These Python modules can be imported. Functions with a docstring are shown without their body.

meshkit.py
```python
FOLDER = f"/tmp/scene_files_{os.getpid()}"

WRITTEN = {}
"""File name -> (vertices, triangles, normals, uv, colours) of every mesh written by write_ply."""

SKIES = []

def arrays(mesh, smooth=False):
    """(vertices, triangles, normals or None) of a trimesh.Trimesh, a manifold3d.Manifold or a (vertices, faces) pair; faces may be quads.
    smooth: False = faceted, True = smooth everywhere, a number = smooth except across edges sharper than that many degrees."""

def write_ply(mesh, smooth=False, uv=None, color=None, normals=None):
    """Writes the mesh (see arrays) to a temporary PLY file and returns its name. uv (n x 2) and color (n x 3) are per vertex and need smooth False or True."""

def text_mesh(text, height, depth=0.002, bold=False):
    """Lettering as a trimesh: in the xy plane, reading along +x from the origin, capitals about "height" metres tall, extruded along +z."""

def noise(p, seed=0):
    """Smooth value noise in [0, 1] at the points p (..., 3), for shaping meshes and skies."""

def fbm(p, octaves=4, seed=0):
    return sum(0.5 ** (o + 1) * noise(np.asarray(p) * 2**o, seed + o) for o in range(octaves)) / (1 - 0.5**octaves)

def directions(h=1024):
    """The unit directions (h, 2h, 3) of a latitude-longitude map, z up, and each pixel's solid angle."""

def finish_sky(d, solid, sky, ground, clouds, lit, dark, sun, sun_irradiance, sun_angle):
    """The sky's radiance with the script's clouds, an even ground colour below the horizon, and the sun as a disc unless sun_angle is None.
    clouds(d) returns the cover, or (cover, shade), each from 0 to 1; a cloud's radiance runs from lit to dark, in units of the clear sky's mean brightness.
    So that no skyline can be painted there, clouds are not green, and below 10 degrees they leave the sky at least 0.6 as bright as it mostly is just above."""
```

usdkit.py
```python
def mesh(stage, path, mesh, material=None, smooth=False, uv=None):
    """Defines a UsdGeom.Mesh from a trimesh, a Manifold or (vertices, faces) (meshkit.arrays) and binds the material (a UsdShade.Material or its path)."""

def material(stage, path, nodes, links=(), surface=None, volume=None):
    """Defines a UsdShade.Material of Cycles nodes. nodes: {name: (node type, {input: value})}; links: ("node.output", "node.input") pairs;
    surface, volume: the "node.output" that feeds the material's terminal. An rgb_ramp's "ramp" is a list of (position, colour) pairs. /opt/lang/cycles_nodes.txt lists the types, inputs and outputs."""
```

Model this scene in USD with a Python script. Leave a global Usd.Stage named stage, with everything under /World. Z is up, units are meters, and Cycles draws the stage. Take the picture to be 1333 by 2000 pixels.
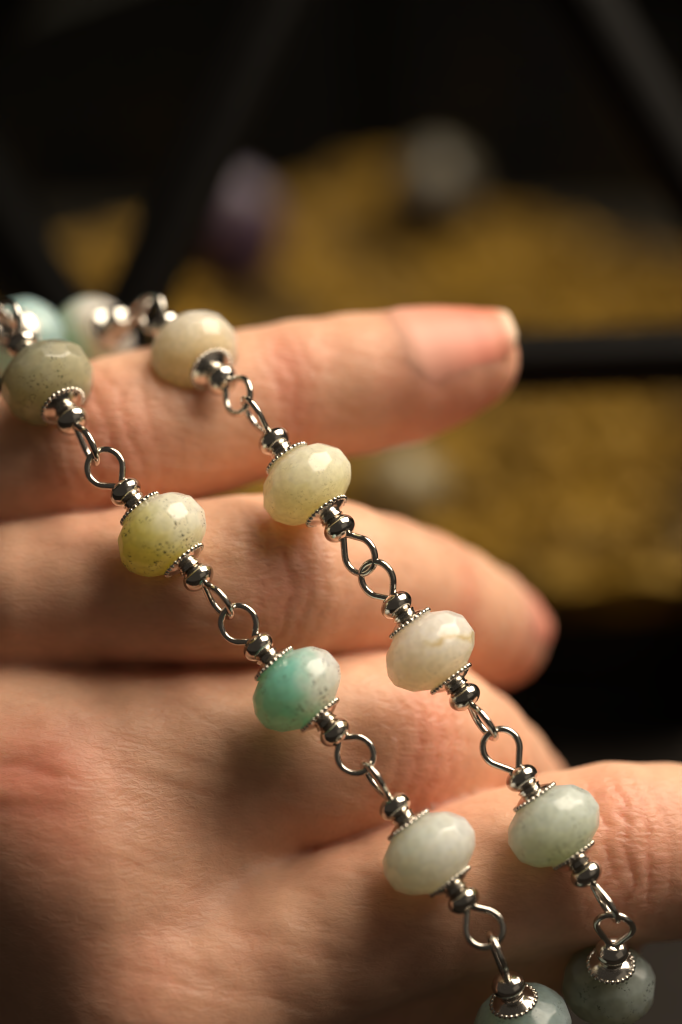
import math, random
import numpy as np, trimesh, usdkit, meshkit
from scipy.spatial import ConvexHull
from pxr import Usd, UsdGeom, UsdLux, UsdShade, Gf, Sdf, Vt

random.seed(4)
rng = np.random.default_rng(7)
stage = Usd.Stage.CreateInMemory()
UsdGeom.SetStageUpAxis(stage, 'Z'); UsdGeom.SetStageMetersPerUnit(stage, 1.0)
UsdGeom.Xform.Define(stage, '/World'); UsdGeom.Scope.Define(stage, '/World/Looks')

# ---------------------------------------------------------------- camera
PITCH = math.radians(36.0)
DIST = 300.0                       # mm to the plane of focus
FPX = 6900.0                       # focal length in photograph pixels
CAM = np.array([0.0, 0.0, 254.0])  # mm
Fw = np.array([0, math.cos(PITCH), -math.sin(PITCH)])
Rt = np.array([1.0, 0, 0])
Up = np.array([0, math.sin(PITCH), math.cos(PITCH)])
cam = UsdGeom.Camera.Define(stage, '/World/camera')
m = Gf.Matrix4d(*[float(x) for x in (*Rt, 0, *Up, 0, *(-Fw), 0, *(CAM * .001), 1)])
cam.AddTransformOp().Set(m)
cam.CreateFocalLengthAttr(100.0)
cam.CreateHorizontalApertureAttr(100.0 * 1333 / FPX)
cam.CreateFStopAttr(5.2)
cam.CreateFocusDistanceAttr(0.3015)
cam.CreateClippingRangeAttr((0.02, 50.0))
cam.CreateExposureAttr(0.0)

def P(px, py, z=0.0):
    """mm point: where the ray of a photograph pixel meets the plane z mm behind the plane of focus."""
    d = DIST + z
    return CAM + Rt * ((px - 666.5) / FPX * d) - Up * ((py - 1000) / FPX * d) + Fw * d

def G(px, py, zz):
    """mm point: where that ray meets the level plane at height zz."""
    r = Fw + Rt * ((px - 666.5) / FPX) - Up * ((py - 1000) / FPX)
    return CAM + r * ((zz - CAM[2]) / r[2])

# ---------------------------------------------------------------- lamps
def rect_light(name, pos, target, w, h, power, color):
    l = UsdLux.RectLight.Define(stage, '/World/' + name)
    z = np.array(pos, float) - np.array(target, float); z /= np.linalg.norm(z)
    x = np.cross([0, 0, 1.0], z); x /= np.linalg.norm(x); y = np.cross(z, x)
    l.AddTransformOp().Set(Gf.Matrix4d(*[float(q) for q in (*x, 0, *y, 0, *z, 0, *(np.array(pos) * .001), 1)]))
    l.CreateWidthAttr(w); l.CreateHeightAttr(h); l.CreateIntensityAttr(power); l.CreateNormalizeAttr(False)
    l.CreateColorAttr(Gf.Vec3f(*color))
    return l
HANDC = P(600, 1300, 5)
rect_light('window_light', HANDC + 390 * (Up * .89 + Rt * .50 - Fw * .18), HANDC, 0.34, 0.34, 9.8, (1.0, .865, .69))
rect_light('room_light', HANDC + 1500 * (-Fw * .75 + Rt * .75 + Up * .1), HANDC, 1.2, 1.2, 0.13, (1.0, .84, .66))
dome = UsdLux.DomeLight.Define(stage, '/World/room_glow')
dome.CreateIntensityAttr(1.0)
usdkit.material(stage, '/World/Looks/room_glow', {'b': ('background_shader', {'color': (1.0, .86, .70), 'strength': .045})}, [], surface='b.background')
UsdShade.MaterialBindingAPI.Apply(dome.GetPrim()).Bind(UsdShade.Material.Get(stage, '/World/Looks/room_glow'))

# ---------------------------------------------------------------- helpers
used = {}
def numbered(path):
    n = used.get(path, -1) + 1; used[path] = n
    return path if n == 0 else f'{path}_{n:03d}'
def key(prim, **kw):
    for k, v in kw.items():
        if v: prim.SetCustomDataByKey({'cat': 'category'}.get(k, k), v)
def thing(name, label, cat, group=None, kind=None, matrix=None, parent='/World'):
    x = UsdGeom.Xform.Define(stage, numbered(parent + '/' + name))
    if matrix is not None: x.AddTransformOp().Set(matrix)
    key(x.GetPrim(), label=label, cat=cat, group=group, kind=kind)
    return x
def obj(name, mesh, mat, parent='/World', smooth=True, origin=(0, 0, 0), prim=None, **kw):
    """mesh in mm -> one Mesh prim in metres."""
    v, f, n = meshkit.arrays(mesh, smooth)
    p = parent if isinstance(parent, str) else str(parent.GetPath())
    g = usdkit.mesh(stage, numbered(p + '/' + name), ((v - np.asarray(origin)) * .001, f), mat)
    if n is not None:
        g.CreateNormalsAttr(Vt.Vec3fArray.FromNumpy(n.astype(np.float32))); g.SetNormalsInterpolation('vertex')
    api = UsdGeom.PrimvarsAPI(g)
    for k, a in (prim or {}).items():
        a = np.asarray(a, np.float32)
        if a.ndim == 1: api.CreatePrimvar(k, Sdf.ValueTypeNames.FloatArray, 'vertex').Set(Vt.FloatArray.FromNumpy(a))
        else: api.CreatePrimvar(k, Sdf.ValueTypeNames.Float3Array, 'vertex').Set(Vt.Vec3fArray.FromNumpy(a))
    key(g.GetPrim(), **kw)
    return g
def tube(pts, r, nrm, seg=12, closed=False):
    """A round wire along planar points with plane normal nrm."""
    pts = np.asarray(pts, float); n = len(pts)
    t = np.roll(pts, -1, 0) - np.roll(pts, 1, 0) if closed else np.gradient(pts, axis=0)
    t /= np.linalg.norm(t, axis=1, keepdims=True)
    b = np.cross(t, nrm); b /= np.linalg.norm(b, axis=1, keepdims=True)
    a = np.linspace(0, 2 * np.pi, seg, endpoint=False)
    v = (pts[:, None] + r * (np.cos(a)[None, :, None] * b[:, None] + np.sin(a)[None, :, None] * np.asarray(nrm, float)[None, None])).reshape(-1, 3)
    f = []
    for i in range(n if closed else n - 1):
        for j in range(seg):
            p, q, k, l = i * seg + j, i * seg + (j + 1) % seg, ((i + 1) % n) * seg + (j + 1) % seg, ((i + 1) % n) * seg + j
            f += [[p, k, q], [p, l, k]]
    if not closed:
        v = np.vstack([v, pts[0], pts[-1]])
        for j in range(seg):
            f += [[len(v) - 2, j, (j + 1) % seg], [len(v) - 1, (n - 1) * seg + (j + 1) % seg, (n - 1) * seg + j]]
    mm = trimesh.Trimesh(v, f, process=False)
    if mm.volume < 0: mm.invert()
    return mm
def lathe(profile, seg=48):
    """profile [(r, z), ...] from the lower axis point to the upper one, revolved about z."""
    m_ = trimesh.creation.revolve(np.array(profile, float), sections=seg)
    if m_.volume < 0: m_.invert()
    return m_
def bar(a, b, w, h=None, chamfer=.35):
    """A bar of squarish, chamfered section between two points."""
    a, b = np.asarray(a, float), np.asarray(b, float); h = h or w
    z = (b - a) / np.linalg.norm(b - a); x = np.cross(z, [0.13, .2, 1]); x /= np.linalg.norm(x); y = np.cross(z, x)
    s = [(sx * w / 2 * k, sy * h / 2 * l) for sx, sy in ((1, 1), (-1, 1), (-1, -1), (1, -1)) for k, l in (((1, 1 - chamfer), (1 - chamfer, 1)) if sx * sy > 0 else ((1 - chamfer, 1), (1, 1 - chamfer)))]
    pts = np.array([p_ + x * q + y * r for p_ in (a, b) for q, r in s])
    return trimesh.convex.convex_hull(pts)
def mat(name, nodes, links, surface='p.BSDF', volume=None):
    return usdkit.material(stage, '/World/Looks/' + name, nodes, links, surface=surface, volume=volume)

# ---------------------------------------------------------------- materials
metal = mat('silver_metal', {
    'g': ('geometry', {}), 'n': ('noise_texture', {'scale': 900.0, 'detail': 3.0}),
    'r': ('map_range', {'from_min': .3, 'from_max': .7, 'to_min': .12, 'to_max': .20}),
    'b': ('bump', {'strength': .05, 'distance': .0002}),
    'p': ('principled_bsdf', {'base_color': (.67, .63, .57), 'metallic': 1.0})},
    [('g.position', 'n.vector'), ('n.fac', 'r.value'), ('r.result', 'p.roughness'), ('n.fac', 'b.height'), ('b.normal', 'p.normal')])

def stone_mat(name, c1, c2, axis, shift=0., width=2.6, speck=.5, vein=None, sss=1.0):
    """Polished translucent stone: two colours that run into each other, cloudy, with clusters of small dark specks."""
    nodes = {
        'a': ('attribute', {'attribute': 'rest'}),
        'dot': ('vector_math', {'math_type': 'dot_product', 'vector2': tuple(axis)}),
        'n': ('noise_texture', {'scale': .32, 'detail': 3.0, 'roughness': .55}),
        'nm': ('math', {'math_type': 'multiply_add', 'value2': 5.0, 'value3': -2.5 - shift}),
        's': ('math', {'math_type': 'add'}),
        'r': ('map_range', {'range_type': 'smoothstep', 'from_min': -width, 'from_max': width, 'clamp': True}),
        'mx': ('mix_color', {'a': c1, 'b': c2}),
        'fn': ('noise_texture', {'scale': 1.6, 'detail': 4.0}),
        'fr': ('map_range', {'from_min': .3, 'from_max': .75, 'to_min': .86, 'to_max': 1.08, 'clamp': True}),
        'cl': ('mix_color', {'blend_type': 'multiply', 'fac': 1.0}),
        'sn': ('noise_texture', {'scale': 3.6, 'detail': 2.0, 'roughness': .6}),
        'sc': ('noise_texture', {'scale': .55, 'detail': 1.0}),
        'sr': ('map_range', {'from_min': .575, 'from_max': .63, 'clamp': True}),
        'scr': ('map_range', {'from_min': .47, 'from_max': .60, 'to_max': speck, 'clamp': True}),
        'sm': ('math', {'math_type': 'multiply'}),
        'out': ('mix_color', {'b': (.05, .06, .045)}),
        'p': ('principled_bsdf', {'roughness': .23, 'specular_ior_level': .42, 'subsurface_weight': 1.0, 'subsurface_scale': .0022 * sss, 'subsurface_radius': (1.0, .88, .62), 'ior': 1.52}),
    }
    links = [('a.vector', 'dot.vector1'), ('a.vector', 'n.vector'), ('n.fac', 'nm.value1'), ('dot.value', 's.value1'), ('nm.value', 's.value2'),
             ('s.value', 'r.value'), ('r.result', 'mx.fac'), ('a.vector', 'fn.vector'), ('fn.fac', 'fr.value'), ('mx.result', 'cl.a'), ('fr.result', 'cl.b'),
             ('a.vector', 'sn.vector'), ('a.vector', 'sc.vector'), ('sn.fac', 'sr.value'), ('sc.fac', 'scr.value'), ('sr.result', 'sm.value1'), ('scr.result', 'sm.value2'),
             ('sm.value', 'out.fac'), ('out.result', 'p.base_color')]
    if vein:
        nodes |= {'vd': ('vector_math', {'math_type': 'dot_product', 'vector2': vein[0]}),
                  'vn': ('noise_texture', {'scale': .9, 'detail': 4.0}),
                  'va': ('math', {'math_type': 'multiply_add', 'value2': 2.2, 'value3': -1.1 - vein[1]}),
                  'vs': ('math', {'math_type': 'add'}), 'vabs': ('math', {'math_type': 'absolute'}),
                  'vr': ('map_range', {'from_min': 0.05, 'from_max': .5, 'to_min': .75, 'to_max': 0., 'clamp': True}),
                  'vm': ('math', {'math_type': 'multiply'}),
                  'vc': ('vector_math', {'math_type': 'dot_product', 'vector2': (1., 0., 0.)}), 'vcr': ('map_range', {'from_min': -.8, 'from_max': .8, 'clamp': True}),
                  'vo': ('mix_color', {'b': (.42, .29, .12)})}
        links += [('a.vector', 'vd.vector1'), ('a.vector', 'vn.vector'), ('vn.fac', 'va.value1'), ('vd.value', 'vs.value1'), ('va.value', 'vs.value2'),
                  ('vs.value', 'vabs.value1'), ('vabs.value', 'vr.value'), ('a.vector', 'vc.vector1'), ('vc.value', 'vcr.value'), ('vr.result', 'vm.value1'), ('vcr.result', 'vm.value2'),
                  ('vm.value', 'vo.fac'), ('cl.result', 'vo.a'), ('vo.result', 'out.a')]
    else:
        links += [('cl.result', 'out.a')]
    return mat(name, nodes, links)

SK = {
    'a': ('attribute', {'attribute': 'rest'}), 'red': ('attribute', {'attribute': 'redness'}), 'wr': ('attribute', {'attribute': 'creasing'}),
    'n': ('noise_texture', {'scale': .11, 'detail': 3.0}), 'n2': ('noise_texture', {'scale': .55, 'detail': 4.0, 'roughness': .6}),
    'rr': ('map_range', {'from_min': .35, 'from_max': .65, 'to_min': -.14, 'to_max': .14}),
    'rs': ('math', {'math_type': 'add', 'use_clamp': True}),
    'c': ('mix_color', {'a': (.71, .395, .262), 'b': (.63, .205, .135)}),
    'm2': ('map_range', {'from_min': .3, 'from_max': .7, 'to_min': .91, 'to_max': 1.05, 'clamp': True}),
    'c2': ('mix_color', {'blend_type': 'multiply', 'fac': 1.0}),
    # fine relief: lozenges drawn out along the fingers, plus pores
    'mp': ('mapping', {'rotation': (0, 0, -.28), 'scale': (.52, 1.55, 1.0)}),
    'wn': ('noise_texture', {'scale': .7, 'detail': 2.0}),
    'wv': ('vector_math', {'math_type': 'multiply_add', 'vector2': (1.3, 1.3, 1.3)}),
    'v': ('voronoi_texture', {'feature': 'distance_to_edge', 'scale': 1.0, 'randomness': 1.0}),
    'vr': ('map_range', {'from_min': 0., 'from_max': .42, 'clamp': True, 'range_type': 'smoothstep'}),
    'mpb': ('mapping', {'rotation': (0, 0, .5), 'scale': (1.5, 3.4, 2.4)}),
    'v2': ('voronoi_texture', {'feature': 'distance_to_edge', 'scale': 1.0, 'randomness': 1.0}),
    'vr2': ('map_range', {'from_min': 0., 'from_max': .2, 'clamp': True}),
    'n3': ('noise_texture', {'scale': 7.0, 'detail': 3.0}),
    'h1': ('math', {'math_type': 'multiply'}),
    'h2': ('math', {'math_type': 'multiply_add', 'value2': .20}),
    'h3': ('math', {'math_type': 'multiply_add', 'value2': .10}),
    'b': ('bump', {'strength': .46, 'distance': .00014}),
    'p': ('principled_bsdf', {'roughness': .46, 'subsurface_weight': 1.0, 'subsurface_scale': .0023, 'subsurface_radius': (1.0, .36, .2),
                              'ior': 1.42, 'specular_ior_level': .5, 'subsurface_method': 'random_walk_skin'}),
}
skin_mat = mat('skin', SK, [
    ('a.vector', 'n.vector'), ('n.fac', 'rr.value'), ('red.fac', 'rs.value1'), ('rr.result', 'rs.value2'), ('rs.value', 'c.fac'),
    ('a.vector', 'n2.vector'), ('n2.fac', 'm2.value'), ('c.result', 'c2.a'), ('m2.result', 'c2.b'), ('c2.result', 'p.base_color'),
    ('a.vector', 'mp.vector'), ('a.vector', 'wn.vector'), ('wn.color', 'wv.vector1'), ('mp.vector', 'wv.vector3'), ('wv.vector', 'v.vector'),
    ('v.distance', 'vr.value'), ('a.vector', 'mpb.vector'), ('mpb.vector', 'v2.vector'), ('v2.distance', 'vr2.value'), ('a.vector', 'n3.vector'),
    ('vr.result', 'h1.value1'), ('wr.fac', 'h1.value2'), ('vr2.result', 'h2.value1'), ('h1.value', 'h2.value3'),
    ('n3.fac', 'h3.value1'), ('h2.value', 'h3.value3'), ('h3.value', 'b.height'), ('b.normal', 'p.normal')])
nail_mat = mat('fingernail', {
    'a': ('attribute', {'attribute': 'along'}),
    'r': ('rgb_ramp', {'ramp': [(0, (.73, .42, .30)), (.18, (.73, .36, .27)), (.70, (.69, .25, .18)), (.90, (.69, .27, .18)), (.97, (.78, .55, .40)), (1, (.80, .64, .48))]}),
    'p': ('principled_bsdf', {'roughness': .42, 'specular_ior_level': .3, 'ior': 1.5})},
    [('a.fac', 'r.fac'), ('r.color', 'p.base_color')])
frame_mat = mat('black_metal', {'g': ('geometry', {}), 'n': ('noise_texture', {'scale': 260.0, 'detail': 3.0}), 'b': ('bump', {'strength': .2, 'distance': .0005}),
    'p': ('principled_bsdf', {'base_color': (.004, .0037, .0034), 'roughness': .5, 'specular_ior_level': .08})},
    [('g.position', 'n.vector'), ('n.fac', 'b.height'), ('b.normal', 'p.normal')])
glass_mat = mat('glass_pane', {'f': ('layer_weight', {'blend': .5}), 'f5': ('math', {'math_type': 'power', 'value2': 5.0}), 'fa': ('math', {'math_type': 'multiply_add', 'value2': .25, 'value3': .006}), 't': ('transparent_bsdf', {'color': (.93, .94, .92)}), 'g': ('glossy_bsdf', {'color': (1, 1, 1), 'roughness': .02}), 'm': ('mix_closure', {})},
    [('f.facing', 'f5.value1'), ('f5.value', 'fa.value1'), ('fa.value', 'm.fac'), ('t.BSDF', 'm.closure1'), ('g.BSDF', 'm.closure2')], surface='m.closure')
gold_mat = mat('gold_chips', {'g': ('geometry', {}), 'n': ('noise_texture', {'scale': 90.0, 'detail': 4.0, 'roughness': .65}),
    'r': ('rgb_ramp', {'ramp': [(.32, (.03, .014, .002)), (.5, (.31, .168, .014)), (.72, (.62, .37, .045))]}),
    'p': ('principled_bsdf', {'roughness': .5, 'metallic': .25})},
    [('g.position', 'n.vector'), ('n.fac', 'r.fac'), ('r.color', 'p.base_color')])
soil_mat = mat('dark_soil', {'p': ('principled_bsdf', {'base_color': (.012, .010, .008), 'roughness': .9})}, [])
table_mat = mat('dark_table_top', {'g': ('geometry', {}), 'mp': ('mapping', {'scale': (4.0, 40.0, 4.0)}), 'n': ('noise_texture', {'scale': 8.0, 'detail': 5.0}),
    'r': ('rgb_ramp', {'ramp': [(.3, (.015, .0128, .0112)), (.7, (.024, .0205, .018))]}),
    'p': ('principled_bsdf', {'roughness': .75, 'specular_ior_level': .06})},
    [('g.position', 'mp.vector'), ('mp.vector', 'n.vector'), ('n.fac', 'r.fac'), ('r.color', 'p.base_color')])
wall_mat = mat('dark_wall_paint', {'g': ('geometry', {}), 'n': ('noise_texture', {'scale': 9.0, 'detail': 3.0}),
    'r': ('rgb_ramp', {'ramp': [(.3, (.003, .002, .0015)), (.7, (.008, .005, .0035))]}),
    'p': ('principled_bsdf', {'roughness': .8})}, [('g.position', 'n.vector'), ('n.fac', 'r.fac'), ('r.color', 'p.base_color')])

# ---------------------------------------------------------------- the setting
tb = trimesh.creation.box([1600, 816, 30]); tb.apply_translation([0, 12, -15])
obj('table', tb, table_mat, smooth=False, kind='structure', label='dark grey table top under the glass terrarium', cat='table')
wl = trimesh.creation.box([3200, 20, 1700]); wl.apply_translation([0, 1165, 200])
obj('wall', wl, wall_mat, smooth=False, kind='structure', label='almost black wall far behind the terrarium', cat='wall')

# ---------------------------------------------------------------- the hand (one implicit surface, meshed by surface nets)
# joints: (photograph x, y, mm behind the plane of focus, radius mm)
FINGERS = {
    'index': [(-420, 1085, 32, 9.5), (-110, 975, 19, 6.6), (60, 905, 15.5, 6.5), (235, 856, 15.5, 7.15), (400, 815, 17.5, 6.85), (590, 768, 19, 6.5), (790, 735, 20, 5.9), (915, 703, 21, 4.6)],
    'middle': [(-360, 1290, 28, 10), (-60, 1180, 13, 6.4), (150, 1150, 11, 6.5), (380, 1138, 10.5, 7.0), (560, 1128, 12, 7.2), (740, 1145, 19, 6.4), (870, 1192, 26, 5.9), (966, 1240, 34, 5.1)],
    'ring': [(30, 1545, 11.5, 10.5), (260, 1495, 10.8, 8.5), (520, 1492, 11.5, 8.7), (700, 1468, 13, 8.5), (835, 1458, 15.5, 7.5), (955, 1520, 24, 5.9), (1035, 1595, 33, 4.8)],
    'pinky': [(330, 1985, 7, 9.2), (560, 1868, 7, 7.6), (800, 1775, 7.5, 7.2), (1000, 1708, 8.5, 7.35), (1200, 1668, 9.5, 7.8), (1400, 1672, 12.5, 7.2), (1560, 1710, 18, 6.2), (1730, 1770, 27, 5.0)],
}
PALM = [  # (from, to)
    ((-420, 1085, 32, 9.5), (-900, 2000, 82, 14)), ((-360, 1290, 28, 10), (-850, 2150, 80, 14)), ((30, 1550, 12, 10), (-750, 2250, 78, 12)),
    ((330, 1985, 7, 9.2), (-620, 2500, 76, 12)), ((330, 1985, 13, 9), (-300, 2500, 62, 12)), ((-420, 1085, 32, 9.5), (-360, 1290, 28, 10)),
    ((-360, 1290, 28, 10), (30, 1560, 13, 10)), ((30, 1560, 13, 9.5), (330, 1985, 8, 8.5)),
    ((20, 1420, 20, 6), (-150, 1260, 24, 6)),                       # web between middle and ring
    ((170, 1610, 9, 8.8), (400, 1585, 10.6, 7.4)),                   # broad lower side of the ring finger's base
    ((430, 1712, 12, 5.6), (180, 1735, 9, 9.3)),                      # web between ring and little finger
    ((-800, 2250, 76, 17), (-1400, 3000, 110, 18)), ((-640, 2500, 74, 15), (-1200, 3200, 110, 18)),   # wrist
]
THUMB = [(-850, 1900, 62, 13), (-420, 1500, 66, 11), (-30, 1330, 64, 9.5), (330, 1230, 62, 8.5), (560, 1200, 60, 7)]

def cam3(j):
    d = DIST + j[2]
    return np.array([(j[0] - 666.5) / FPX * d, -(j[1] - 1000) / FPX * d, j[2]])   # camera-aligned mm: right, up, away
def spline(js, n=4):
    """Resamples a chain of joints smoothly (Catmull-Rom)."""
    a = np.array([np.append(cam3(j), j[3]) for j in js]); out = []
    e = np.vstack([2 * a[0] - a[1], a, 2 * a[-1] - a[-2]])
    for i in range(1, len(e) - 2):
        for t in np.linspace(0, 1, n, endpoint=False):
            p0, p1, p2, p3 = e[i - 1:i + 3]
            out.append(.5 * (2 * p1 + (p2 - p0) * t + (2 * p0 - 5 * p1 + 4 * p2 - p3) * t * t + (3 * p1 - p0 - 3 * p2 + p3) * t ** 3))
    return np.array(out + [a[-1]])
CH = {k: spline(v, 2) for k, v in FINGERS.items()}
TH = spline(THUMB, 2)
PAD = [np.append(cam3(j), j[3]) for j in ((700, 1900, 15, 8.0), (1110, 1768, 15, 7.6))]
PB = [(np.append(cam3(a), a[3]), np.append(cam3(b), b[3])) for a, b in PALM]
def seg_d(x, a, b):
    ab = b[:3] - a[:3]
    h = np.clip(((x - a[:3]) @ ab) / (ab @ ab), 0, 1)
    q = x - a[:3] - h[:, None] * ab
    return np.sqrt(np.einsum('ij,ij->i', q, q)) - (a[3] + h * (b[3] - a[3]))
def smin(a, b, k):
    h = np.maximum(k - np.abs(a - b), 0) / k
    return np.minimum(a, b) - h * h * k * .25
def chain_d(x, c, k=1.0):
    d = seg_d(x, c[0], c[1])
    for i in range(1, len(c) - 1): d = smin(d, seg_d(x, c[i], c[i + 1]), k)
    return d
def sdf(x):
    x = x.astype(np.float64)
    palm = None
    for a, b in PB:
        d = seg_d(x, a, b); palm = d if palm is None else smin(palm, d, 6.0)
    palm = smin(palm, chain_d(x, TH), 5.0)
    out = palm; fs = []
    for k, c in CH.items():
        d = chain_d(x, c)
        if k == 'pinky': d = smin(d, seg_d(x, PAD[0], PAD[1]), 2.0)      # the soft underside of the little finger
        fs.append(smin(d, palm, 2.8))
    out = fs[0]
    for d in fs[1:]: out = smin(out, d, .55)
    return out
HS = .38
lo, hi = np.array([-62., -84., -14.]), np.array([64., 30., 96.])
K = 4
nc = np.ceil((hi - lo) / (HS * K)).astype(int) + 1
gx = [lo[i] + HS * K * np.arange(nc[i]) for i in range(3)]
co = sdf(np.stack(np.meshgrid(*gx, indexing='ij'), -1).reshape(-1, 3)).reshape(nc)
nf = (nc - 1) * K + 1
from scipy.ndimage import map_coordinates, zoom
up = co.astype(np.float32)
for ax in range(3):                      # linear upsampling by K
    n0 = up.shape[ax]; t = np.arange((n0 - 1) * K + 1) / K; i0 = np.minimum(t.astype(int), n0 - 2); w = (t - i0).astype(np.float32)
    sh = [1, 1, 1]; sh[ax] = -1
    up = np.take(up, i0, ax) * (1 - w.reshape(sh)) + np.take(up, i0 + 1, ax) * w.reshape(sh)
idx = np.argwhere(np.abs(up) < 1.6)
for s in range(0, len(idx), 400000):
    q = idx[s:s + 400000]
    up[q[:, 0], q[:, 1], q[:, 2]] = sdf(lo + q * HS)
def surface_nets(D, lo, h):
    s = D < 0
    c = [s[i:s.shape[0] - 1 + i, j:s.shape[1] - 1 + j, k:s.shape[2] - 1 + k] for i in (0, 1) for j in (0, 1) for k in (0, 1)]
    cnt = sum(x.astype(np.int8) for x in c)
    cells = np.argwhere((cnt > 0) & (cnt < 8))
    num = -np.ones(cnt.shape, np.int32); num[tuple(cells.T)] = np.arange(len(cells))
    acc = np.zeros((len(cells), 3)); w = np.zeros(len(cells))
    offs = [np.array((i, j, k)) for i in (0, 1) for j in (0, 1) for k in (0, 1)]
    for a in offs:
        for ax in range(3):
            if a[ax]: continue
            b = a.copy(); b[ax] = 1
            da, db = D[tuple((cells + a).T)], D[tuple((cells + b).T)]
            x = (da < 0) != (db < 0)
            t = np.where(x, da / np.where(x, da - db, 1), 0)
            pos = np.repeat(a[None].astype(float), len(cells), 0); pos[:, ax] = t
            acc[x] += pos[x]; w += x
    v = lo + h * (cells + acc / w[:, None])
    quads = []
    for ax in range(3):
        u_, v_ = (ax + 1) % 3, (ax + 2) % 3
        A = np.take(s, range(s.shape[ax] - 1), ax); B = np.take(s, range(1, s.shape[ax]), ax)
        e = np.argwhere(A != B)
        e = e[(e[:, u_] > 0) & (e[:, v_] > 0) & (e[:, u_] < D.shape[u_] - 1) & (e[:, v_] < D.shape[v_] - 1)]
        ins = s[tuple(e.T)]
        def cell(du, dv):
            q = e.copy(); q[:, u_] -= du; q[:, v_] -= dv
            return num[tuple(q.T)]
        q = np.stack([cell(1, 1), cell(0, 1), cell(0, 0), cell(1, 0)], 1)
        q[~ins] = q[~ins][:, ::-1]
        quads.append(q)
    q = np.vstack(quads)
    return v, np.vstack([q[:, [0, 1, 2]], q[:, [0, 2, 3]]])
hv, hf = surface_nets(up, lo, HS)
del up
def grad(x, e=.12):
    g = np.stack([sdf(x + d) - sdf(x - d) for d in np.eye(3) * e], 1)
    return g / np.linalg.norm(g, axis=1, keepdims=True)
inside_box = np.all((hv > lo + 1.2) & (hv < hi - 1.2 * np.array([1, 1, 1])), axis=1)
gn = grad(hv)
for _ in range(2):
    hv[inside_box] -= .9 * (sdf(hv[inside_box])[:, None] * gn[inside_box])
# folds and tone per vertex
rest = hv.copy()
red = np.zeros(len(hv)); crease = np.full(len(hv), .55); disp = np.zeros(len(hv))
def bump_at(p, r):
    return np.exp(-((hv - cam3(p)) ** 2).sum(1) / (r * r))
wob = meshkit.fbm(hv * .28, 3, 5) - .5
wob2 = meshkit.fbm(hv * .9, 3, 9) - .5
dorsal = np.clip(-gn[:, 2] * 1.2 + .35, 0, 1)
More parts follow.
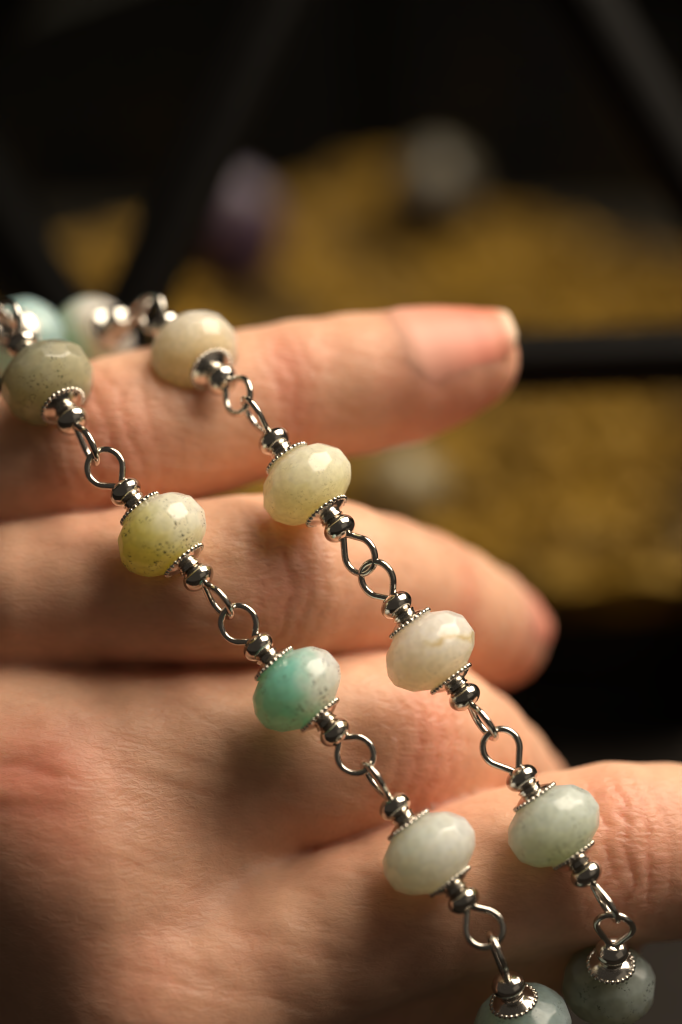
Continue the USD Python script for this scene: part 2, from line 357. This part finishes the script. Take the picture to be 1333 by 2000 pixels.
# (centre, finger direction from -> to, half-length of the creased zone, depth, spacing)
for c, a, b, half, dep, sp in (
    ((215, 850, 8.5), (60, 905, 15.5), (400, 815, 17.5), 4.6, .30, 1.75), ((565, 745, 12), (400, 815, 17.5), (790, 735, 20), 2.4, .16, 1.3),
    ((560, 1125, 5), (380, 1138, 10.5), (740, 1145, 19), 4.2, .26, 1.6), ((870, 1180, 20), (740, 1145, 19), (990, 1243, 34), 2.2, .15, 1.2),
    ((850, 1440, 7), (700, 1450, 12), (1000, 1500, 24), 3.8, .26, 1.6), ((1225, 1640, 2), (1000, 1708, 8.5), (1400, 1672, 12.5), 4.8, .34, 1.7)):
    ax = cam3(b) - cam3(a); ax /= np.linalg.norm(ax)
    rel = hv - cam3(c); s = rel @ ax
    rad = np.linalg.norm(rel - s[:, None] * ax, axis=1)
    mk = np.exp(-(s / half) ** 2) * np.exp(-(rad / 7.0) ** 4) * dorsal
    ph = (s + 1.6 * wob * 2 + .35 * wob2) / sp
    wv = np.abs(np.sin(np.pi * ph)) ** .55
    amp = .55 + .9 * (meshkit.noise(hv * .35 + 11, 3))
    disp -= dep * mk * amp * (1 - wv)
    disp += .25 * mk * (meshkit.fbm(hv * .5, 3, 2) - .5)
    red += .55 * mk; crease += .6 * mk
# knuckles of the ring and little finger: reddened, loosely folded skin
for p, r, amt in (((90, 1560, 2), 7.5, .6), ((40, 1500, 3), 5, .3), ((350, 1900, -3), 7, .3)):
    g = bump_at(p, r); red += amt * g
    disp += g * (.55 * (meshkit.fbm(hv * [.22, .42, .3], 3, 4) - .5))
for nm, js in FINGERS.items():
    red += .8 * np.exp(-((hv - cam3(js[-1])) ** 2).sum(1) / 42.0)
    if nm == 'index':
        red += .25 * np.exp(-((hv - cam3(js[-2])) ** 2).sum(1) / 80.0)
# deep shallow lines that run across the backs of the fingers
ul = hv @ np.array([.94, -.28, -.2])
disp -= .05 * dorsal * np.clip(meshkit.noise(np.stack([ul * .12, (hv[:, 1] + .3 * hv[:, 0] + wob * 2) * 1.25, hv[:, 2] * .5], 1), 8) - .52, 0, 1) * 4
disp += .22 * (meshkit.fbm(hv * .16, 3, 21) - .5)
hv2 = hv + gn * np.where(inside_box, disp, 0)[:, None]
toworld = lambda x: CAM + x[:, :1] * Rt + x[:, 1:2] * Up + (DIST + x[:, 2:3]) * Fw
hand = thing('hand', 'outstretched bare hand, back towards the viewer, with a bead chain laid over its fingers', 'hand')
hw = trimesh.Trimesh(toworld(hv2), hf, process=False)
if hw.volume < 0: hw.invert()
obj('skin', hw, skin_mat, hand, prim={'rest': rest, 'redness': np.clip(red, 0, 1), 'creasing': np.clip(crease, 0, 1.3)})

def nail(js, dors, wide, length, over, label=None):
    """A curved plate on the back of a fingertip."""
    t = cam3(js[-1]) - cam3(js[-2]); t /= np.linalg.norm(t)
    d = np.array(dors, float); d -= (d @ t) * t; d /= np.linalg.norm(d); s = np.cross(t, d)
    tip = cam3(js[-1]); r1 = js[-1][3]
    na, nb = 28, 21; A, B = np.meshgrid(np.linspace(0, 1, na), np.linspace(-1, 1, nb), indexing='ij')
    end = tip + t * (r1 + over)
    wv = wide * np.where(A < .25, np.sqrt(np.clip(1 - ((.25 - A) / .25) ** 2 * .62, 0, 1)), 1) * np.where(A > .68, np.sqrt(np.clip(1 - ((A - .68) / .32) ** 2 * .80, 0, 1)), 1)
    ang = B * wv
    pts = []
    base = end[None] - t[None] * ((1 - A.ravel()) * length)[:, None]
    dirs = np.cos(ang.ravel())[:, None] * d + np.sin(ang.ravel())[:, None] * s
    # march in along -dir until the skin: keeps the plate on the finger; the free edge continues its curve
    hgt = np.zeros(len(base)); skinlen = length - over - r1 * .55
    al = A.ravel() * length
    bb = np.where((al < skinlen)[:, None], base, (end - t * (length - skinlen))[None])
    lo_, hi_ = np.zeros(len(base)), np.full(len(base), 12.)
    for _ in range(20):
        mid = (lo_ + hi_) / 2
        ins = sdf(bb + dirs * mid[:, None]) < 0
        lo_, hi_ = np.where(ins, mid, lo_), np.where(ins, hi_, mid)
    past = np.maximum(0, al - skinlen)
    hgt = lo_ - past * .16 - past ** 2 * .03
    sunk = .15 - .25 * np.clip(np.abs(B.ravel()) - .68, 0, 1) / .32 - .27 * np.clip(.16 - A.ravel(), 0, 1) / .16
    top = base + dirs * (hgt + sunk)[:, None]; bot = base + dirs * (hgt + sunk - .42)[:, None]
    v = np.vstack([top, bot]); n = na * nb; f = []
    for i in range(na - 1):
        for j in range(nb - 1):
            a = i * nb + j
            f += [[a, a + nb, a + nb + 1], [a, a + nb + 1, a + 1], [n + a, n + a + nb + 1, n + a + nb], [n + a, n + a + 1, n + a + nb + 1]]
    rim = [j for j in range(nb)] + [i * nb + nb - 1 for i in range(1, na)] + [(na - 1) * nb + j for j in range(nb - 2, -1, -1)] + [i * nb for i in range(na - 2, 0, -1)]
    for a, b in zip(rim, rim[1:] + rim[:1]): f += [[a, b, n + b], [a, n + b, n + a]]
    mm = trimesh.Trimesh(toworld(v), f, process=False)
    if mm.volume < 0: mm.invert()
    return obj('fingernail', mm, nail_mat, hand, prim={'along': np.tile(A.ravel(), 2)}, label=label)
nail(FINGERS['index'], (-.05, .67, -.74), 1.08, 11.3, -.4)
nail(FINGERS['middle'], (.40, .78, -.45), 1.05, 9.2, -1.1)
nail(FINGERS['ring'], (.5, .6, -.6), 1.05, 9.0, .0)
nail(FINGERS['pinky'], (.4, .5, -.75), 1.0, 8.0, .2)

# ---------------------------------------------------------------- the bead necklace
def rondelle(R=4.0, H=3.0, seed=0, n=13):
    rg = np.random.default_rng(seed)
    N, h = [], []
    for lat, off, cnt in ((0, 0, n), (33, .5, n), (-33, .5, n), (60, 0, n), (-60, 0, n), (90, 0, 1), (-90, 0, 1)):
        for k in range(cnt):
            a = 2 * np.pi * (k + off + rg.uniform(-.1, .1)) / cnt; la = math.radians(lat + rg.uniform(-3, 3) * (cnt > 1))
            d = np.array([math.cos(la) * math.cos(a), math.cos(la) * math.sin(a), math.sin(la)])
            N.append(d); h.append(math.sqrt((R * d[0]) ** 2 + (R * d[1]) ** 2 + (H * d[2]) ** 2) * rg.uniform(.965, .99))
    N, h = np.array(N), np.array(h)
    s = trimesh.creation.icosphere(5)
    q = np.maximum(s.vertices @ N.T / h, 1e-3)
    p = 110.0
    mx = q.max(1)
    r = 1 / (mx * ((q / mx[:, None]) ** p).sum(1) ** (1 / p))
    return trimesh.Trimesh(s.vertices * r[:, None], s.faces, process=False)
def bead_cap(sgn):
    pr = [(0.45, 3.22), (1.2, 3.22), (1.55, 3.09), (1.86, 2.84), (1.98, 2.86), (1.97, 3.0), (1.62, 3.25), (1.3, 3.42), (1.08, 3.50), (1.0, 3.54),
          (.98, 3.58), (.98, 3.70), (1.06, 3.78), (1.06, 3.92), (.80, 4.0), (.45, 4.0), (.45, 3.22)]
    parts = [lathe(pr, 56)]
    for k in range(26):
        a = 2 * np.pi * k / 26
        s = trimesh.creation.icosphere(1, .245); s.vertices *= [.95, .95, 1.0]; s.apply_translation([1.93 * math.cos(a), 1.93 * math.sin(a), 2.94]); parts.append(s)
    m_ = trimesh.util.concatenate(parts)
    if sgn < 0: m_.vertices *= [1, 1, -1]; m_.invert()
    return m_
def metal_ball(sgn):
    t = np.linspace(-1.15, 1.15, 25)
    pr = [(.30, 3.95)] + [(.05 + 1.40 * math.cos(x), 4.88 + 1.04 * math.sin(x)) for x in t] + [(.30, 5.84), (.30, 3.95)]
    m_ = lathe(pr, 48)
    if sgn < 0: m_.vertices *= [1, 1, -1]; m_.invert()
    return m_
def wire_eye(sgn, half, theta, rl=1.56):
    e = half + .295; zc = e - rl; z0 = 5.6
    # teardrop: straight flanks tangent to the end circle
    L = zc - z0; al = math.asin(min(.95, (rl - .16) / L))
    a = np.linspace(-al, math.pi + al, 40)
    arc = np.stack([rl * np.cos(a), np.zeros(40), zc + rl * np.sin(a)], 1)
    k0 = np.linspace(0, 1, 10)[:-1, None]
    pts = np.vstack([np.array([.16, 0, z0]) * (1 - k0) + arc[0] * k0, arc, (arc[-1] * (1 - k0[::-1]) + np.array([-.16, 0, z0]) * k0[::-1])[::-1][::-1]])
    k1 = np.linspace(0, 1, 10)[1:, None]
    pts = np.vstack([np.array([.16, 0, z0]) * (1 - k0) + arc[0] * k0, arc, arc[-1] * (1 - k1) + np.array([-.16, 0, z0]) * k1])
    pts[:, 1] += np.linspace(-.10, .10, len(pts)) * np.clip((pts[:, 2] - z0) / 3, 0, 1)
    m_ = tube(pts, .295, np.array([0, 1.0, 0]), 12)
    c, s = math.cos(theta), math.sin(theta)
    m_.vertices = m_.vertices @ np.array([[c, s, 0], [-s, c, 0], [0, 0, 1]])
    if sgn < 0: m_.vertices *= [1, 1, -1]; m_.invert()
    return m_
CAPS = {1: bead_cap(1), -1: bead_cap(-1)}; BALLS = {1: metal_ball(1), -1: metal_ball(-1)}

J = {'l0a': (2, 606, 13), 'l01': (187, 892, 3.2), 'l12': (447, 1197, 0.4), 'l23': (714, 1497, -1.2), 'l34': (964, 1838, -3), 'l45': (1075, 2165, 8),
     'r0a': (283, 597, 18), 'r01': (480, 787, 6), 'r12': (720, 1108, 1.5), 'r23': (963, 1436, 0), 'r34': (1203, 1792, -1), 'r45': (1178, 2050, 13),
     'back': (85, 722, 33), 'end5l': (1130, 2480, 20), 'end5r': (1190, 2350, 24)}
c_cream, c_white = (.80, .74, .58), (.86, .84, .76)
LINKS = [  # upper joint, lower joint, eye angles (upper, lower), label, c1, c2, axis in link frame (x across, y to camera, z along), shift, speck, vein
    ('l0a', 'l01', 40, 75, 'grey olive faceted bead with dark specks', (.19, .19, .135), (.25, .245, .175), (0, 0, 1), 0, .75, None),
    ('l01', 'l12', 10, 72, 'cream bead with a speckled olive yellow side', (.58, .52, .16), (.74, .71, .48), (.9, .1, -.25), .7, .95, None),
    ('l12', 'l23', 18, 12, 'teal green bead fading to white, darkly speckled', (.14, .46, .38), (.62, .68, .58), (.8, .1, .35), 1.9, .95, None),
    ('l23', 'l34', 80, 5, 'milky pale green bead on the little finger', (.56, .64, .50), (.64, .70, .59), (.3, 0, .8), 0, .25, None),
    ('l34', 'l45', 85, 20, 'grey green bead cut off by the lower edge', (.28, .40, .35), (.38, .48, .43), (.3, .3, .8), 0, .3, None),
    ('r0a', 'r01', 30, 25, 'peach cream bead lying over the index finger', (.80, .48, .28), (.80, .60, .42), (.3, .2, -.8), 0, .1, None),
    ('r01', 'r12', 75, 35, 'pale yellow bead just below the index finger', (.66, .64, .33), (.70, .68, .44), (.3, .2, -.8), 0, .25, None),
    ('r12', 'r23', 35, 78, 'creamy white bead with a brown speckled vein', (.72, .64, .46), (.75, .70, .56), (.3, .2, -.8), 0, .2, ((-.25, .2, .95), .5)),
    ('r23', 'r34', 8, 82, 'pale sea green bead by the wrinkled finger joint', (.42, .54, .42), (.49, .58, .48), (.3, .2, -.8), 0, .65, None),
    ('r34', 'r45', 5, 85, 'grey green bead with black blotches hanging below the hand', (.13, .15, .12), (.24, .27, .23), (.6, .3, .6), 0, 1.0, None),
    ('r0a', 'back', 70, 40, 'mint and white bead behind the index finger', (.24, .46, .32), (.66, .54, .44), (.2, -.45, -.85), .6, .1, None),
    ('l0a', 'back', 80, 30, 'light blue green bead behind the grey olive one', (.26, .47, .44), (.36, .56, .52), (.2, .2, .8), 0, .1, None),
]
neck = thing('bead_necklace', 'chain of faceted pastel stone beads on silver wire eyes, draped over the fingers', 'necklace')
for i, (ja, jb, ta, tb_, lab, c1, c2, axx, sh, sp, vn) in enumerate(LINKS):
    A, B = P(*J[ja]), P(*J[jb])
    half = np.linalg.norm(B - A) / 2; z = (B - A) / (2 * half); c = (A + B) / 2
    view = CAM - c; view /= np.linalg.norm(view)
    x = np.cross(view, z); x /= np.linalg.norm(x)                # across the picture
    if x @ Rt < 0 and abs(x @ Rt) > .2: x = -x
    y = np.cross(z, x)
    M = Gf.Matrix4d(*[float(q) for q in (*x, 0, *y, 0, *z, 0, *(c * .001), 1)])
    print('link', i, lab, 'half length %.2f' % half)
    lk = thing('bead_link', lab, None, matrix=M, parent=str(neck.GetPath()))
    R = 4.15 + [.0, -.02, .05, .1, .1, -.15, .0, .0, .05, -.1, -.2, -.2][i]
    bm = rondelle(R, 3.08 + [.2, .1, .0, .05, 0, .15, 0, 0, .1, 0, 0, 0][i], 30 + i, 12 + i % 3)
    off = np.array([3.1 * i, 1.7 * i, 5.3 * i])
    mt = stone_mat(f'bead_stone_{i + 1:02d}', c1, c2, axx, sh - float(np.dot(axx, -off)) * 0, 2.4, sp, vn)
    obj('bead', bm, mt, lk, prim={'rest': bm.vertices})
    hl = max(half, 8.2)
    for sgn, th in ((-1, ta), (1, tb_)):
        obj('bead_cap', CAPS[sgn], metal, lk, smooth=40)
        obj('metal_ball', BALLS[sgn], metal, lk, smooth=40)
        obj('wire_eye', wire_eye(sgn, half, math.radians(th)), metal, lk)

# ---------------------------------------------------------------- the glass terrarium and what lies in it
ZW = 56.0
A_, B_ = G(200, 734, ZW), G(1540, 688, ZW)
ed = B_ - A_; el = np.linalg.norm(ed); ang0 = math.atan2(ed[1], ed[0])
W5 = [A_]
for k in range(4): W5.append(W5[-1] + el * np.array([math.cos(ang0 + k * 2 * math.pi / 5), math.sin(ang0 + k * 2 * math.pi / 5), 0]))
W5 = np.array(W5); cen = W5.mean(0)
APEX = cen + [0, 0, 50.0]
ZB = 2.0
B5 = (W5 - cen) * .82 + [cen[0], cen[1], ZB]
ter = thing('glass_terrarium', 'five sided glass terrarium in a black metal frame standing behind the hand', 'terrarium')
BW = 5.7
for k in range(5):
    n_ = (k + 1) % 5
    obj('frame_bar', bar(W5[k], W5[n_], BW), frame_mat, ter, smooth=False)
    obj('frame_bar', bar(W5[k], APEX, BW), frame_mat, ter, smooth=False)
    obj('frame_bar', bar(W5[k], B5[k], BW), frame_mat, ter, smooth=False)
    obj('frame_bar', bar(B5[k], B5[n_], BW), frame_mat, ter, smooth=False)
def pane(p, t=1.6):
    p = np.array(p); n = np.cross(p[1] - p[0], p[2] - p[0]); n /= np.linalg.norm(n)
    c = p.mean(0); q = c + (p - c) * .985
    return trimesh.convex.convex_hull(np.vstack([q + n * t / 2, q - n * t / 2]))
for k in range(5):
    n_ = (k + 1) % 5
    obj('glass_pane', pane([W5[k], W5[n_], APEX]), glass_mat, ter, smooth=False)
    obj('glass_pane', pane([W5[k], W5[n_], B5[n_], B5[k]]), glass_mat, ter, smooth=False)
bp = trimesh.convex.convex_hull(np.vstack([B5 + [0, 0, -1.9], (B5 - cen * [1, 1, 0]) * .985 + cen * [1, 1, 0] + [0, 0, .2]]))
obj('base_plate', bp, frame_mat, ter, smooth=False)
def ring_at(zz, inset):
    t = (zz - ZB) / (ZW - ZB); s = .82 + (1.0 - .82) * t
    r = el / (2 * math.sin(math.pi / 5)); s = s - inset / (r * math.cos(math.pi / 5))
    return (W5 - cen) * s + [cen[0], cen[1], zz]
soil = trimesh.convex.convex_hull(np.vstack([ring_at(ZB + 1.0, 3.2), ring_at(15, 3.2)]))
obj('dark_soil', soil, soil_mat, smooth=False, kind='stuff', label='black soil at the bottom of the terrarium under the golden chips', cat='soil')
# gold chips: a bumpy bed filled with loose chips
RAD = np.linalg.norm(W5[0] - cen)
dirL, dirR = (W5[4] - cen)[:2] / RAD, (W5[2] - cen)[:2] / RAD
def heap(xy):
    q = (xy - cen[:2]) / (RAD * .87)
    return 20. + 11. * np.clip(q @ dirL + .05, 0, 1.2) ** 1.3 + 5. * np.clip(q @ dirR - .1, 0, 1) + (meshkit.fbm(np.column_stack([xy, np.zeros(len(xy))]) * .22, 4, 3) - .5) * 3.4
na_, nr_ = 250, 90
th_ = np.arange(na_) / na_ * 5
def rim_at(zz, inset):
    R0, i0 = ring_at(0., inset), th_.astype(int) % 5
    R1 = ring_at(100., inset); w = (th_ - th_.astype(int))[:, None]
    lo5 = R0[i0] * (1 - w) + R0[(i0 + 1) % 5] * w; hi5 = R1[i0] * (1 - w) + R1[(i0 + 1) % 5] * w
    t = (np.asarray(zz) / 100.)[:, None]
    return lo5 * (1 - t) + hi5 * t
ez = np.full(na_, 20.)
for _ in range(4): ez = heap(rim_at(ez, 3.3)[:, :2])
edge = rim_at(ez, 3.3); low = rim_at(np.full(na_, 15.3), 3.3)
rho = np.linspace(0, 1, nr_)[1:]
tops = [np.append(cen[:2], heap(cen[None, :2])[0])[None]]
for q in rho:
    xy = cen[:2] + (edge[:, :2] - cen[:2]) * q
    tops.append(np.column_stack([xy, heap(xy)]))
bv = np.vstack(tops + [low, [np.append(cen[:2], 15.3)]]); bf = []
for j in range(na_):
    k = (j + 1) % na_; bf.append([0, 1 + j, 1 + k])
    for i in range(len(rho)):
        p0, p1 = 1 + i * na_, 1 + (i + 1) * na_
        bf += [[p0 + j, p1 + j, p1 + k], [p0 + j, p1 + k, p0 + k]]
    bf.append([len(bv) - 1, p1 + k, p1 + j])
bed = trimesh.Trimesh(bv, bf, process=False)
chips = [bed]
chip0 = trimesh.creation.icosphere(0)
top = ring_at(20, 5.0)
def in_poly(p):
    for a, b in zip(top, np.roll(top, -1, 0)):
        if (b[0] - a[0]) * (p[1] - a[1]) - (b[1] - a[1]) * (p[0] - a[0]) < 0: return False
    return True
cp = np.column_stack([cen[:2] + rng.uniform(-50, 50, (9000, 2)), np.full(9000, 20.)])
cp = cp[[in_poly(p) for p in cp]][:4200]
cp[:, 2] = heap(cp[:, :2]) + rng.uniform(-.2, .9, len(cp))
for p in cp:
    c = chip0.copy(); c.vertices = c.vertices * rng.uniform(.7, 1.9, 3) * [1, 1, .6]
    c.apply_transform(trimesh.transformations.random_rotation_matrix(rng.random(3))); c.apply_translation(p)
    chips.append(c)
obj('gold_chips', trimesh.util.concatenate(chips), gold_mat, smooth=False, kind='stuff', label='bed of golden stone chips filling the terrarium', cat='gold chips')
def tumbled(name, c, r, mt, label, cat, seed, rot=(0, 0, 0), tip=0.):
    s = trimesh.creation.icosphere(4); v = s.vertices
    k = 1 + .30 * (meshkit.fbm(v * 1.1 + seed * 3.7, 2, seed) - .5)
    v = v * k[:, None]; v[:, :2] *= (1 - tip * np.clip(v[:, 2:3], 0, 1))
    v = v * np.array(r); s.vertices = v
    s.apply_transform(trimesh.transformations.euler_matrix(*rot)); 
    rs = s.vertices.copy(); s.apply_translation(c)
    obj(name, s, mt, prim={'rest': rs}, label=label, cat=cat)
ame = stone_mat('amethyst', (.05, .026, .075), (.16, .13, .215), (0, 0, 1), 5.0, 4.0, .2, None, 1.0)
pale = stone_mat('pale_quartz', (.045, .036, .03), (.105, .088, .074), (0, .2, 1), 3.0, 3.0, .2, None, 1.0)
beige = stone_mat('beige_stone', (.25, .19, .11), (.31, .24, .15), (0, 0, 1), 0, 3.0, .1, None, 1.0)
def on_heap(px, py, up_):
    zz = 28.
    for _ in range(6): zz = heap(G(px, py, zz)[None, :2])[0] + up_
    return G(px, py, zz)
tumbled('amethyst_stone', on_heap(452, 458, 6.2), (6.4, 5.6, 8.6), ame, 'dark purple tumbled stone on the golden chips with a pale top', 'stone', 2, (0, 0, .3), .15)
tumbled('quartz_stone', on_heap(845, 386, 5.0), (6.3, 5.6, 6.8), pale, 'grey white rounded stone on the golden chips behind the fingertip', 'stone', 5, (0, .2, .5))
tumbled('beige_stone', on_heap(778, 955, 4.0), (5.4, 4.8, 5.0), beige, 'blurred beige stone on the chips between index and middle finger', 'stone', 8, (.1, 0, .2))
for n_, q in (('W5', W5), ('apex', APEX[None]), ('B5', B5), ('ring38', ring_at(20, 3.3))):
    rel = q - CAM; d = rel @ Fw
    print(n_, [(int(666.5 + FPX * (r @ Rt) / e), int(1000 - FPX * (r @ Up) / e), int(e)) for r, e in zip(rel, d)])
